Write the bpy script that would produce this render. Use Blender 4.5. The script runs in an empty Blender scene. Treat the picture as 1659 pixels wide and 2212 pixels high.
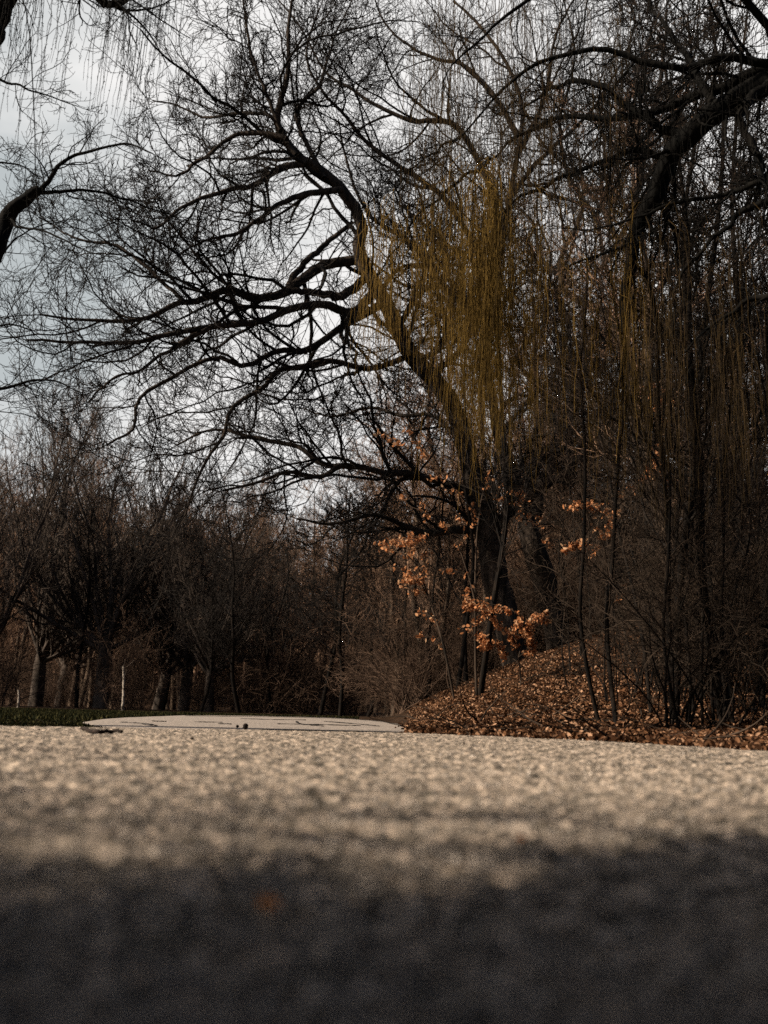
import bpy, math
import numpy as np
from mathutils import Matrix, Vector

# ------------------------------------------------------------------ camera, world, sun, exposure
scene = bpy.context.scene
CAMZ = 0.18
PITCH, ROLL = math.radians(11.34), math.radians(1.5)
cam_d = bpy.data.cameras.new('camera')
cam = bpy.data.objects.new('camera', cam_d)
scene.collection.objects.link(cam)
cam_d.sensor_fit = 'VERTICAL'; cam_d.sensor_height = 36.0; cam_d.sensor_width = 27.0
cam_d.lens = 35.0
cam_d.clip_start = 0.02; cam_d.clip_end = 1500
CAMR = Matrix.Rotation(math.radians(90) + PITCH, 3, 'X') @ Matrix.Rotation(ROLL, 3, 'Z')
cam.matrix_world = Matrix.Translation((0, 0, CAMZ)) @ CAMR.to_4x4()
cam_d.dof.use_dof = True; cam_d.dof.focus_distance = 15.0; cam_d.dof.aperture_fstop = 1.9
scene.camera = cam

SUN = Vector((-0.88, -0.22, 0.64)).normalized()      # towards the sun
el = math.asin(SUN.z); az = math.atan2(SUN.x, SUN.y)
sd = bpy.data.lights.new('sun', 'SUN'); sd.energy = 5.0; sd.angle = math.radians(0.8); sd.color = (1.0, 0.85, 0.69)
so = bpy.data.objects.new('sun', sd); scene.collection.objects.link(so)
so.rotation_euler = (-SUN).to_track_quat('-Z', 'Y').to_euler(); so.location = (-30, 10, 40)

world = bpy.data.worlds.new('World'); scene.world = world; world.use_nodes = True
nt = world.node_tree; N = nt.nodes; L = nt.links; N.clear()
def nd(t, **k):
    n = N.new(t)
    for a, b in k.items(): setattr(n, a, b)
    return n
out = nd('ShaderNodeOutputWorld'); bg = nd('ShaderNodeBackground'); bg2 = nd('ShaderNodeBackground'); mixs = nd('ShaderNodeMixShader')
sky = nd('ShaderNodeTexSky', sky_type='NISHITA', sun_disc=False, sun_elevation=el, sun_rotation=az)
sky.ozone_density = .2; sky.dust_density = 3.0; sky.air_density = .8; L.new(sky.outputs[0], bg.inputs[0]); bg.inputs[1].default_value = 0.05
tc = nd('ShaderNodeTexCoord'); sep = nd('ShaderNodeSeparateXYZ'); L.new(tc.outputs['Generated'], sep.inputs[0])
# bank of bright cloud low in front of the camera, thinning to blue overhead and behind
cl = nd('ShaderNodeTexNoise'); cl.inputs['Scale'].default_value = 2.2; cl.inputs['Detail'].default_value = 7; cl.inputs['Roughness'].default_value = .55
mp = nd('ShaderNodeMapping'); mp.inputs['Scale'].default_value = (1, 1, 2.2); L.new(tc.outputs['Generated'], mp.inputs[0]); L.new(mp.outputs[0], cl.inputs['Vector'])
def mth(op, a, b, clamp=False):
    m = nd('ShaderNodeMath', operation=op); m.use_clamp = clamp
    for i, v in enumerate((a, b)):
        if isinstance(v, (int, float)): m.inputs[i].default_value = v
        else: L.new(v, m.inputs[i])
    return m.outputs[0]
fy = nd('ShaderNodeMapRange'); fy.inputs['From Min'].default_value = .60; fy.inputs['From Max'].default_value = .73; L.new(sep.outputs['Y'], fy.inputs['Value'])
fz = nd('ShaderNodeMapRange'); fz.inputs['From Min'].default_value = .74; fz.inputs['From Max'].default_value = .65; L.new(sep.outputs['Z'], fz.inputs['Value'])
cov = mth('MULTIPLY', fy.outputs[0], fz.outputs[0], True)
ramp = nd('ShaderNodeValToRGB'); r = ramp.color_ramp
r.elements[0].position = .35; r.elements[0].color = (.55, .595, .61, 1)
r.elements[1].position = .52; r.elements[1].color = (1.0, .985, .97, 1)
fx = mth('MULTIPLY_ADD', sep.outputs['X'], .55); fx.node.inputs[2].default_value = 0.0
nsum = mth('ADD', mth('MULTIPLY', cl.outputs[0], .8), mth('ADD', fx, .16))
L.new(nsum, ramp.inputs[0]); L.new(ramp.outputs[0], bg2.inputs[0]); bg2.inputs[1].default_value = .57
L.new(cov, mixs.inputs[0]); L.new(bg.outputs[0], mixs.inputs[1]); L.new(bg2.outputs[0], mixs.inputs[2]); L.new(mixs.outputs[0], out.inputs[0])

vs = scene.view_settings; vs.view_transform = 'Standard'; vs.look = 'None'; vs.gamma = 1; vs.use_curve_mapping = False; vs.exposure = 0.7
try:
    cy = scene.cycles
    cy.max_bounces = 4; cy.diffuse_bounces = 2; cy.glossy_bounces = 1; cy.transmission_bounces = 2; cy.transparent_max_bounces = 4
    cy.use_denoising = False
    cy.caustics_reflective = False; cy.caustics_refractive = False
except Exception: pass

# ------------------------------------------------------------------ helpers
rng = np.random.default_rng(11)
F = 35.0 / 36.0 * 2212.0
R3 = np.array(CAMR)
def at(px, py, y):
    """point seen at (px,py) of the 1659x2212 picture at forward distance y"""
    d = R3 @ np.array([px - 829.5, -(py - 1106.0), -F]); d = d / d[1]
    return np.array([d[0] * y, y, CAMZ + d[2] * y])
def onz(px, py, z):
    d = R3 @ np.array([px - 829.5, -(py - 1106.0), -F]); t = (z - CAMZ) / d[2]
    return np.array([d[0] * t, d[1] * t, z])
def sst(a, b, x):
    t = np.clip((np.asarray(x, float) - a) / (b - a), 0, 1); return t * t * (3 - 2 * t)
def nrm(v): return v / np.maximum(np.linalg.norm(v, axis=-1, keepdims=True), 1e-9)

col = scene.collection
def mesh(name, V, Fq, mat, parent=None, smooth=True):
    V = np.ascontiguousarray(V, dtype=np.float32); Fq = np.ascontiguousarray(Fq, dtype=np.int32)
    me = bpy.data.meshes.new(name); n, k = Fq.shape
    me.vertices.add(len(V)); me.vertices.foreach_set('co', V.ravel())
    me.loops.add(n * k); me.loops.foreach_set('vertex_index', Fq.ravel())
    me.polygons.add(n); me.polygons.foreach_set('loop_start', np.arange(0, n * k, k, dtype=np.int32))
    me.polygons.foreach_set('use_smooth', np.full(n, smooth, dtype=bool))
    me.materials.append(mat); me.update(calc_edges=True)
    o = bpy.data.objects.new(name, me); col.objects.link(o)
    if parent is not None: o.parent = parent
    return o
def tag(o, label=None, cat=None, group=None, kind=None):
    if label: o['label'] = label
    if cat: o['category'] = cat
    if group: o['group'] = group
    if kind: o['kind'] = kind
    return o
def thing(name, loc, label, cat, group=None):
    o = bpy.data.objects.new(name, None); o.empty_display_size = .3; col.objects.link(o); o.location = loc
    return tag(o, label, cat, group)
def dup(root, loc, rz, s, label, group=None):
    r = root.copy(); col.objects.link(r); r.location = loc; r.rotation_euler = (0, 0, rz); r.scale = (s, s, s)
    r['label'] = label
    if group: r['group'] = group
    for ch in list(root.children):
        c = ch.copy(); col.objects.link(c); c.parent = r
    return r
class Geo:
    def __init__(s): s.V = []; s.Q = []; s.n = 0
    def add(s, V, Q):
        if len(V) == 0: return
        s.V.append(V.reshape(-1, 3)); s.Q.append(Q + s.n); s.n += len(s.V[-1])
    def build(s, name, mat, parent=None, origin=None, smooth=True):
        V = np.concatenate(s.V)
        if origin is not None: V = V - np.asarray(origin)
        return mesh(name, V, np.concatenate(s.Q), mat, parent, smooth)
def tubes(P, Rr, S=3, ridge=0.0):
    """P (N,K,3) centre lines, Rr (N,K) radii -> verts, quads"""
    Nn, K, _ = P.shape
    T = np.gradient(P, axis=1); T = nrm(T)
    ch = nrm(P[:, -1] - P[:, 0]); rv = rng.normal(size=(Nn, 3)); rv = rv - ch * (rv * ch).sum(-1, keepdims=True); rv = nrm(rv)[:, None, :]
    U = nrm(rv - T * (rv * T).sum(-1, keepdims=True)); W = np.cross(T, U)
    a = np.arange(S) * 2 * math.pi / S
    rr = Rr[:, :, None] * np.ones(S)
    if ridge:
        kk = np.arange(K)[None, :, None]
        rr = rr * (1 + ridge * (np.sin(a * 9 + np.sin(kk * .9) * 1.2) * .5 + .5 * np.sin(a * 17 + kk * .31)) + .05 * np.sin(a * 2 + kk * .15) + rng.normal(0, ridge * .35, (Nn, K, S)))
    V = P[:, :, None, :] + rr[..., None] * (np.cos(a)[None, None, :, None] * U[:, :, None, :] + np.sin(a)[None, None, :, None] * W[:, :, None, :])
    i = np.arange(Nn)[:, None, None] * K * S + np.arange(K - 1)[None, :, None] * S + np.arange(S)[None, None, :]
    j = np.arange(Nn)[:, None, None] * K * S + np.arange(K - 1)[None, :, None] * S + (np.arange(S)[None, None, :] + 1) % S
    Q = np.stack([i, j, j + S, i + S], -1).reshape(-1, 4)
    return V.reshape(-1, 3), Q
def grow(P0, D0, Ln, r0, K=6, wig=.25, trop=(0, 0, 0), tk=.0, tip=.35, jag=0.0):
    Nn = len(P0); P = np.zeros((Nn, K, 3)); P[:, 0] = P0; D = nrm(D0.copy()); st = (Ln / (K - 1))[:, None]
    trop = np.asarray(trop, float); bias = rng.normal(0, wig * .35, (Nn, 3))
    for k in range(1, K):
        D = nrm(D + rng.normal(0, wig, (Nn, 3)) + bias + trop * tk)
        P[:, k] = P[:, k - 1] + D * st
    Rr = r0[:, None] * np.linspace(1, tip, K)[None, :] ** 1.0
    return P, Rr
def sprout(P, Rr, m, ang=(35, 65), lr=(.3, .6), t0=.15, t1=1.0, rk=.6, flat=0.0, rmin=.0, endp=True):
    """choose m child starts per parent; returns start, dir, length, radius"""
    Nn, K, _ = P.shape
    t = t0 + (t1 - t0) * ((np.arange(m)[None, :] + rng.random((Nn, m))) / m)
    if endp: t[:, -1] = .999
    f = t * (K - 1); k = np.minimum(f.astype(int), K - 2); w = (f - k)[..., None]; ii = np.arange(Nn)[:, None]
    A = P[ii, k]; B = P[ii, k + 1]; S = A * (1 - w) + B * w; T = nrm(B - A)
    r = Rr[ii, k] * (1 - w[..., 0]) + Rr[ii, k + 1] * w[..., 0]
    q = rng.normal(size=(Nn, m, 3)); q = nrm(q - T * (q * T).sum(-1, keepdims=True))
    if flat: q[..., 2] = q[..., 2] * (1 - flat); q = nrm(q)
    a = np.radians(rng.uniform(ang[0], ang[1], (Nn, m)))[..., None]
    D = T * np.cos(a) + q * np.sin(a)
    if endp: D[:, -1] = nrm(T[:, -1] + .3 * q[:, -1])
    Lp = np.linalg.norm(np.diff(P, axis=1), axis=-1).sum(1)[:, None]
    Ln = Lp * rng.uniform(lr[0], lr[1], (Nn, m)) * (1.12 - .45 * t)
    rc = np.maximum(r * rk * rng.uniform(.75, 1.1, (Nn, m)), rmin)
    return S.reshape(-1, 3), D.reshape(-1, 3), Ln.ravel(), rc.ravel()
def spline(pts, n, wig=0.0):
    p = np.array(pts, float); m = len(p); p = np.vstack([2 * p[0] - p[1], p, 2 * p[-1] - p[-2]])
    u = np.linspace(0, m - 1 - 1e-6, n); k = u.astype(int); f = (u - k)[:, None]
    a, b, c, d = p[k], p[k + 1], p[k + 2], p[k + 3]
    q = .5 * (2 * b + (c - a) * f + (2 * a - 5 * b + 4 * c - d) * f ** 2 + (3 * b - a - 3 * c + d) * f ** 3)
    if wig:
        w = rng.normal(0, wig, (n, 3)); w[0] = 0; w = (w + np.roll(w, 1, 0)) / 2; w[0] = 0; q = q + w
    return q
def limb(pix, d0, d1, r0, r1, n=20, wig=.03, S=8):
    """a limb through picture points, its distance running from d0 to d1 metres"""
    m = len(pix); pts = [at(x, y, d0 + (d1 - d0) * (i / (m - 1)) ** 1.0) for i, (x, y) in enumerate(pix)]
    return spline(pts, n, wig)[None], np.linspace(r0, r1, n)[None]

# ------------------------------------------------------------------ materials
rng = np.random.default_rng(103)
def mat(name, base, var=None, scale=4.0, rough=.9, bump=0.0, stretch=(1, 1, 1), island=False, trans=0.0, detail=6, bscale=None, spec=.06, pos=(.35, .65)):
    m = bpy.data.materials.new(name); m.use_nodes = True; t = m.node_tree; n = t.nodes; l = t.links
    b = n['Principled BSDF']; b.inputs['Roughness'].default_value = rough; b.inputs['Specular IOR Level'].default_value = spec
    tcn = n.new('ShaderNodeTexCoord'); mpn = n.new('ShaderNodeMapping'); mpn.inputs['Scale'].default_value = stretch; l.new(tcn.outputs['Object'], mpn.inputs[0])
    nz = n.new('ShaderNodeTexNoise'); nz.inputs['Scale'].default_value = scale; nz.inputs['Detail'].default_value = detail; nz.inputs['Roughness'].default_value = .6
    l.new(mpn.outputs[0], nz.inputs['Vector'])
    rp = n.new('ShaderNodeValToRGB'); cols = [base] + list(var or [])
    e = rp.color_ramp.elements
    for i, c in enumerate(cols):
        p = 0.0 if len(cols) == 1 else i / (len(cols) - 1)
        if not island: p = pos[0] + (pos[1] - pos[0]) * p
        if i < 2: q = e[i]; q.position = p
        else: q = e.new(p)
        q.color = (*c, 1)
    if len(cols) == 1: e[1].color = (*base, 1)
    if island:
        g = n.new('ShaderNodeNewGeometry'); l.new(g.outputs['Random Per Island'], rp.inputs[0])
    else: l.new(nz.outputs[0], rp.inputs[0])
    l.new(rp.outputs[0], b.inputs['Base Color'])
    if bump:
        bp = n.new('ShaderNodeBump'); bp.inputs['Strength'].default_value = 1.0; bp.inputs['Distance'].default_value = bump
        n2 = n.new('ShaderNodeTexNoise'); n2.inputs['Scale'].default_value = bscale or scale * 2; n2.inputs['Detail'].default_value = 4; l.new(mpn.outputs[0], n2.inputs['Vector'])
        l.new(n2.outputs[0], bp.inputs['Height']); l.new(bp.outputs[0], b.inputs['Normal'])
    if trans:
        tr = n.new('ShaderNodeBsdfTranslucent'); mx = n.new('ShaderNodeMixShader'); mx.inputs[0].default_value = trans
        l.new(rp.outputs[0], tr.inputs[0]); l.new(b.outputs[0], mx.inputs[1]); l.new(tr.outputs[0], mx.inputs[2]); l.new(mx.outputs[0], n['Material Output'].inputs[0])
    return m
M_bark = mat('oak_bark', (.016, .014, .012), [(.085, .066, .052)], 5, bump=.04, stretch=(1, 1, .22), bscale=14)
M_limb = mat('oak_limb_bark', (.010, .009, .008), [(.060, .047, .037)], 5, bump=.02, stretch=(1, 1, .3), bscale=14)
M_twig = mat('oak_twig', (.010, .0095, .009), [(.022, .018, .015)], 3)
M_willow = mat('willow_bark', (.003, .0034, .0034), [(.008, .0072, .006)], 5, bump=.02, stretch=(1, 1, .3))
M_maple = mat('maple_bark', (.02, .018, .016), [(.12, .095, .077)], 1.5, stretch=(1, 1, .3), bump=.01)
M_wood = mat('wood_bark', (.035, .028, .022), [(.19, .135, .095)], .6, stretch=(1, 1, .4))
M_brush = mat('brush_twig', (.07, .047, .034), [(.28, .178, .118)], .7)
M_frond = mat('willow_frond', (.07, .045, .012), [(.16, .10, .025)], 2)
M_frond_shade = mat('willow_frond_shade', (.018, .013, .008), [(.055, .036, .014)], 2)  # darker copy of the frond colour, shade of the dim curtains painted in
M_shrub = mat('shrub_twig', (.03, .021, .016), [(.14, .092, .064)], .7)
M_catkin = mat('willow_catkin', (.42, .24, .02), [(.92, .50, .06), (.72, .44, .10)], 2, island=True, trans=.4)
M_bud_shade = mat('willow_bud_shade', (.022, .016, .007), [(.095, .062, .017)], 2, island=True, trans=.25)  # dark version of the catkins, their shade put into the colour
M_dry = mat('dry_oak_leaf', (.22, .09, .035), [(.52, .23, .10), (.46, .30, .18)], 2, island=True, trans=.35)
M_litter = mat('leaf_litter', (.018, .009, .005), [(.06, .028, .014), (.14, .068, .033), (.38, .23, .14)], 2, island=True, trans=.1)
M_soil = mat('forest_soil', (.010, .007, .005), [(.05, .028, .015)], 6, bump=.04, bscale=18)
M_grass = mat('grass_blade', (.004, .006, .003), [(.012, .014, .005), (.05, .045, .016)], 2, island=True, trans=.2)
M_sap_shade = mat('sapling_bark_shade', (.004, .004, .004), [(.016, .012, .009)], 9, bump=.01, stretch=(1, 1, .3))  # near-black: the shade on the bank is part of this bark colour
M_wsap = mat('sapling_twig', (.012, .010, .008), [(.07, .05, .036)], 1.2)
M_birch = mat('birch_bark', (.05, .04, .03), [(.34, .30, .25)], 9, pos=(.42, .52))
M_stick = mat('stick_bark', (.012, .010, .009), [(.04, .03, .025)], 20)

# road: pale worn stone chips in dark binder
def asphalt(name, lo, hi, stain, s1):
    m = bpy.data.materials.new(name); m.use_nodes = True; t = m.node_tree; n = t.nodes; l = t.links
    b = n['Principled BSDF']; b.inputs['Roughness'].default_value = .85; b.inputs['Specular IOR Level'].default_value = .3
    tcn = n.new('ShaderNodeTexCoord')
    vo = n.new('ShaderNodeTexVoronoi'); vo.inputs['Scale'].default_value = s1; l.new(tcn.outputs['Object'], vo.inputs['Vector'])
    rp = n.new('ShaderNodeValToRGB'); rp.color_ramp.elements[0].position = .40; rp.color_ramp.elements[0].color = (*hi, 1)
    rp.color_ramp.elements[1].position = .9; rp.color_ramp.elements[1].color = (*lo, 1); l.new(vo.outputs['Distance'], rp.inputs[0])
    hs = n.new('ShaderNodeMix'); hs.data_type = 'RGBA'; hs.blend_type = 'MULTIPLY'; hs.inputs[0].default_value = .75
    cr = n.new('ShaderNodeValToRGB'); cr.color_ramp.elements[0].color = (.55, .55, .55, 1); cr.color_ramp.elements[1].color = (1.2, 1.1, 1.0, 1)
    sx = n.new('ShaderNodeSeparateColor'); l.new(vo.outputs['Color'], sx.inputs[0]); l.new(sx.outputs[0], cr.inputs[0])
    l.new(rp.outputs[0], hs.inputs[6]); l.new(cr.outputs[0], hs.inputs[7])
    nz = n.new('ShaderNodeTexNoise'); nz.inputs['Scale'].default_value = 24; nz.inputs['Detail'].default_value = 5; nz.inputs['Roughness'].default_value = .65; l.new(tcn.outputs['Object'], nz.inputs['Vector'])
    sr = n.new('ShaderNodeValToRGB'); sr.color_ramp.elements[0].position = .40; sr.color_ramp.elements[0].color = (*stain, 1); sr.color_ramp.elements[1].position = .56; sr.color_ramp.elements[1].color = (1, 1, 1, 1); l.new(nz.outputs[0], sr.inputs[0])
    m2 = n.new('ShaderNodeMix'); m2.data_type = 'RGBA'; m2.blend_type = 'MULTIPLY'; m2.inputs[0].default_value = 1; l.new(hs.outputs[2], m2.inputs[6]); l.new(sr.outputs[0], m2.inputs[7])
    n3 = n.new('ShaderNodeTexNoise'); n3.inputs['Scale'].default_value = 15; n3.inputs['Detail'].default_value = 6; n3.inputs['Roughness'].default_value = .6; l.new(tcn.outputs['Object'], n3.inputs['Vector'])
    s3 = n.new('ShaderNodeValToRGB'); s3.color_ramp.elements[0].position = .39; s3.color_ramp.elements[0].color = (*[min(1, v * 1.6) for v in stain], 1); s3.color_ramp.elements[1].position = .56; s3.color_ramp.elements[1].color = (1, 1, 1, 1); l.new(n3.outputs[0], s3.inputs[0])
    m3 = n.new('ShaderNodeMix'); m3.data_type = 'RGBA'; m3.blend_type = 'MULTIPLY'; m3.inputs[0].default_value = 1; l.new(m2.outputs[2], m3.inputs[6]); l.new(s3.outputs[0], m3.inputs[7])
    l.new(m3.outputs[2], b.inputs['Base Color'])
    return m
M_road = asphalt('asphalt', (.06, .06, .06), (.76, .64, .515), (.13, .135, .125), 130)
M_path = asphalt('path_asphalt', (.13, .125, .12), (.42, .375, .33), (.6, .6, .6), 60)
M_crack = mat('crack_filler', (.010, .010, .010), [(.02, .02, .02)], 5)

# ------------------------------------------------------------------ ground
rng = np.random.default_rng(104)
def vn(x, y, s, seed=0):
    """smooth value noise"""
    x = np.asarray(x, float) / s; y = np.asarray(y, float) / s
    xi = np.floor(x).astype(np.int64); yi = np.floor(y).astype(np.int64); fx = x - xi; fy = y - yi
    fx = fx * fx * (3 - 2 * fx); fy = fy * fy * (3 - 2 * fy)
    def h(a, b):
        v = (a * 374761393 + b * 668265263 + seed * 974634777) & 0xFFFFFFFF
        v = ((v ^ (v >> 13)) * 1274126177) & 0xFFFFFFFF
        return ((v ^ (v >> 16)) & 0xFFFF) / 65535.0
    return (h(xi, yi) * (1 - fx) + h(xi + 1, yi) * fx) * (1 - fy) + (h(xi, yi + 1) * (1 - fx) + h(xi + 1, yi + 1) * fx) * fy
def H(x, y):
    x = np.asarray(x, float); y = np.asarray(y, float)
    z = -0.035 + 0 * x
    foot = .36 + .0 * y
    lat = np.clip(x - foot, 0, 60); lat = 5.2 * (1 - np.exp(-lat * .105))
    bank = lat * sst(6.6, 27, y) * (1 - .45 * sst(34, 70, y))
    bump = (vn(x, y, 2.3) - .5) * .5 * sst(.5, 3, lat) + (vn(x, y, .7, 3) - .5) * .10 * sst(.1, 1.0, lat)
    z = z + bank + bump * sst(8, 14, y)
    r = np.hypot(x, y)
    z = z + 13 * sst(78, 150, r) * sst(-10, 30, y) + (vn(x, y, 14, 5) - .5) * .5 * sst(40, 60, r)
    return z
xs = np.sign(np.linspace(-1, 1, 241)) * (np.abs(np.linspace(-1, 1, 241)) ** 2.6) * 500
ys = np.concatenate([np.linspace(-400, -10, 20), np.linspace(-8, 60, 200), np.linspace(60.6, 160, 110), np.linspace(170, 700, 25)])
X, Y = np.meshgrid(xs, ys); Z = H(X, Y)
# ground sinks a little below the road so that the road sheet is a real step above it
nx, ny = len(xs), len(ys)
i = (np.arange(ny - 1)[:, None] * nx + np.arange(nx - 1)[None, :])
Q = np.stack([i, i + 1, i + nx + 1, i + nx], -1).reshape(-1, 4)
edge_px = [(-1500, 1540), (-700, 1553), (0, 1568), (415, 1574), (890, 1583), (1300, 1600), (1659, 1622), (2300, 1668)]
EP = np.array([onz(a, b, 0.0) for a, b in edge_px])
def road_edge(x):
    return np.interp(x, EP[:, 0], EP[:, 1])
Zg = Z.copy(); inr = (Y < road_edge(X) + .15); Zg[inr] = np.minimum(Zg[inr], -.10)
g = mesh('ground', np.stack([X, Y, Zg], -1).reshape(-1, 3), Q, M_soil); tag(g, kind='structure')

# road sheet: fan grid, fine near the camera; rough chips are real relief
ang = np.linspace(-30, 30, 760); dist = .30 * (40 ** np.linspace(0, 1, 560))
tanA = np.tan(np.radians(ang)); X = dist[:, None] * tanA[None, :]; Y = dist[:, None] * np.ones_like(tanA)[None, :]
ye = road_edge(X); Y = np.minimum(Y, ye)
rel = 1.0
h = (vn(X, Y, .040, 1) ** 2 - .3) * .016 + (vn(X, Y, .019, 2) - .5) * .009 + (vn(X, Y, .011, 4) - .5) * .005 + (vn(X, Y, .35, 6) - .5) * .012 - .004
far = sst(0, .35, ye - Y)
Zr = h * (.45 + .40 * far) + .012 * (1 - sst(0, .5, ye - Y)) * 0
na, ndd = len(ang), len(dist)
i = (np.arange(ndd - 1)[:, None] * na + np.arange(na - 1)[None, :])
Q = np.stack([i, i + 1, i + na + 1, i + na], -1).reshape(-1, 4)
keep = (Y.ravel()[Q].max(1) - Y.ravel()[Q].min(1)) > 1e-6
Q = Q[keep]
V = np.stack([X, Y, Zr], -1).reshape(-1, 3)
# edge drop
last = []
ex = np.linspace(X[-1].min(), X[-1].max(), 900); ey = road_edge(ex)
G = Geo(); G.add(V, Q)
# wide coarse surround of the road (sides and behind), same sheet
sx_ = np.linspace(-60, 60, 61)
G2x = np.concatenate([[-200, -60, -30, -12, -5, -2, -.8, 0, .8, 2, 5, 12, 30, 60, 200]])
A = np.stack([G2x, np.full_like(G2x, -12.0), np.full_like(G2x, -.02)], -1)
B = np.stack([G2x, np.full_like(G2x, .31), np.full_like(G2x, -.006)], -1)
n = len(G2x); G.add(np.concatenate([A, B]), np.array([[k, k + 1, n + k + 1, n + k] for k in range(n - 1)]))
for sgn in (-1, 1):
    dd = np.linspace(.31, 8.2, 60); a_ = np.stack([sgn * dd * math.tan(math.radians(30)), dd, np.full(60, -.006)], -1); b_ = np.stack([np.full(60, sgn * 60.0), dd, np.full(60, -.006)], -1)
    a_[:, 1] = np.minimum(a_[:, 1], road_edge(a_[:, 0])); b_[:, 1] = np.minimum(dd, road_edge(b_[:, 0]))
    q = np.array([[k, k + 1, 60 + k + 1, 60 + k] for k in range(59)]); G.add(np.concatenate([a_, b_]), q)
t_ = np.stack([ex, ey, np.full(900, -.004)], -1); b_ = t_ + np.array([0, .03, -.11]); G.add(np.concatenate([t_, b_]), np.array([[k, k + 1, 900 + k + 1, 900 + k] for k in range(899)]))
rd = G.build('road', M_road); tag(rd, kind='structure')

# second paved strip curving away behind the road
up = [(178, 1560), (230, 1553), (300, 1549), (400, 1545.5), (500, 1546), (600, 1547.5), (700, 1550), (790, 1555), (850, 1562), (893, 1579)]
lo = [(178, 1562), (230, 1572), (300, 1576), (400, 1580), (500, 1583), (600, 1586), (700, 1588), (790, 1590), (850, 1592), (893, 1592)]
zp = -.024
U = spline([onz(a, b, zp) for a, b in up], 80); D = spline([onz(a, b, zp) for a, b in lo], 80)
K = 24; w = np.linspace(0, 1, K)[:, None, None]; Pp = D[None] * (1 - w) + U[None] * w
Pp[..., 2] = zp + (vn(Pp[..., 0], Pp[..., 1], 1.3, 9) - .5) * .006 + .02 * np.sin(w[..., 0] * math.pi) * np.sin(np.linspace(0, 1, 80) * math.pi)[None] * .6
i = (np.arange(K - 1)[:, None] * 80 + np.arange(79)[None, :]); Q = np.stack([i, i + 1, i + 81, i + 80], -1).reshape(-1, 4)
pth = mesh('path', Pp.reshape(-1, 3), Q, M_path); tag(pth, kind='structure')
# cracks and tar seams as thin raised strips on the path
G = Geo()
for seam in ([(400, 1548), (560, 1549.5), (700, 1552), (800, 1558), (860, 1566)], [(420, 1562), (480, 1563)], [(330, 1560), (360, 1561)], [(470, 1566), (500, 1567)],
             [(520, 1554), (580, 1556), (660, 1557)], [(600, 1566), (690, 1567.5), (780, 1570)], [(560, 1580), (680, 1582), (800, 1584), (860, 1586)], [(640, 1560), (650, 1566), (700, 1571)],
             [(700, 1560), (760, 1565), (820, 1571)], [(260, 1563), (300, 1565), (340, 1571)]):
    c = spline([onz(a, b, zp) for a, b in seam], 24, .01); c[:, 2] = zp + .024
    P_ = c[None]; V_, Q_ = tubes(P_, np.full((1, 24), .018) * (.5 + rng.random((1, 24)))); V_[:, 2] = (V_[:, 2] - zp - .024) * .3 + zp + .016; G.add(V_, Q_)
o = G.build('path_cracks', M_crack, pth)

# ------------------------------------------------------------------ leaf cards
rng = np.random.default_rng(105)
def leaves(C, size, flatten=0.0, asp=.55, curl=.35):
    n = len(C); d = nrm(rng.normal(size=(n, 3))); s = rng.normal(size=(n, 3)); s = nrm(s - d * (s * d).sum(-1, keepdims=True)); u = np.cross(d, s)
    if flatten:
        d[:, 2] *= (1 - flatten); d = nrm(d); u = nrm(np.array([0, 0, 1.0]) * flatten + rng.normal(0, 1 - flatten * .55, (n, 3))); s = nrm(np.cross(d, u)); u = np.cross(s, d)
    L_ = (size * rng.uniform(.6, 1.3, n))[:, None]; w = L_ * asp
    k = rng.uniform(-curl, curl, (n, 1)) + curl * .6
    v = np.stack([C - d * L_ * .5, C - d * L_ * .12 + s * w * .5 + u * L_ * k * .5, C - d * L_ * .05 - u * L_ * .02, C - d * L_ * .12 - s * w * .5 + u * L_ * k * .5,
                  C + d * L_ * .25 + s * w * .38 + u * L_ * k * .6, C + d * L_ * .5 + u * L_ * k * .4, C + d * L_ * .25 - s * w * .38 + u * L_ * k * .6, C + d * L_ * .2], 1)
    b = np.arange(n)[:, None, None] * 8
    q = np.array([[0, 1, 7, 2], [0, 2, 7, 3], [1, 4, 5, 7], [3, 7, 5, 6]])
    return v.reshape(-1, 3), (q[None] + b).reshape(-1, 4)

# ------------------------------------------------------------------ leaf litter on the bank (nobody could count it)
rng = np.random.default_rng(106)
n = 130000
yy = 5.6 + (34 - 5.6) * rng.random(n) ** .85; xx = -.8 + rng.random(n) * (yy * .52 + .8)
ok = (xx > .036 * yy - .22 + .35 * vn(xx, yy, 1.2, 8) + rng.exponential(.05, n) * 0 - .12 * (rng.random(n) < .1)) & ((yy > road_edge(xx) + .03) | ((rng.random(n) < .05) & (yy > road_edge(xx) - 1.6 * rng.random(n) ** 2.5))) & (xx < yy * .47 + .3)
xx, yy = xx[ok], yy[ok]; C = np.stack([xx, yy, np.where(yy < road_edge(xx) + .03, .002, H(xx, yy)) + rng.uniform(.005, .06, len(xx))], -1)
G = Geo(); G.add(*leaves(C, .058, flatten=.35)); G.build('leaf_litter', M_litter); tag(bpy.data.objects['leaf_litter'], 'orange brown fallen leaves covering the bank', 'fallen leaves', kind='stuff')

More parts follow.
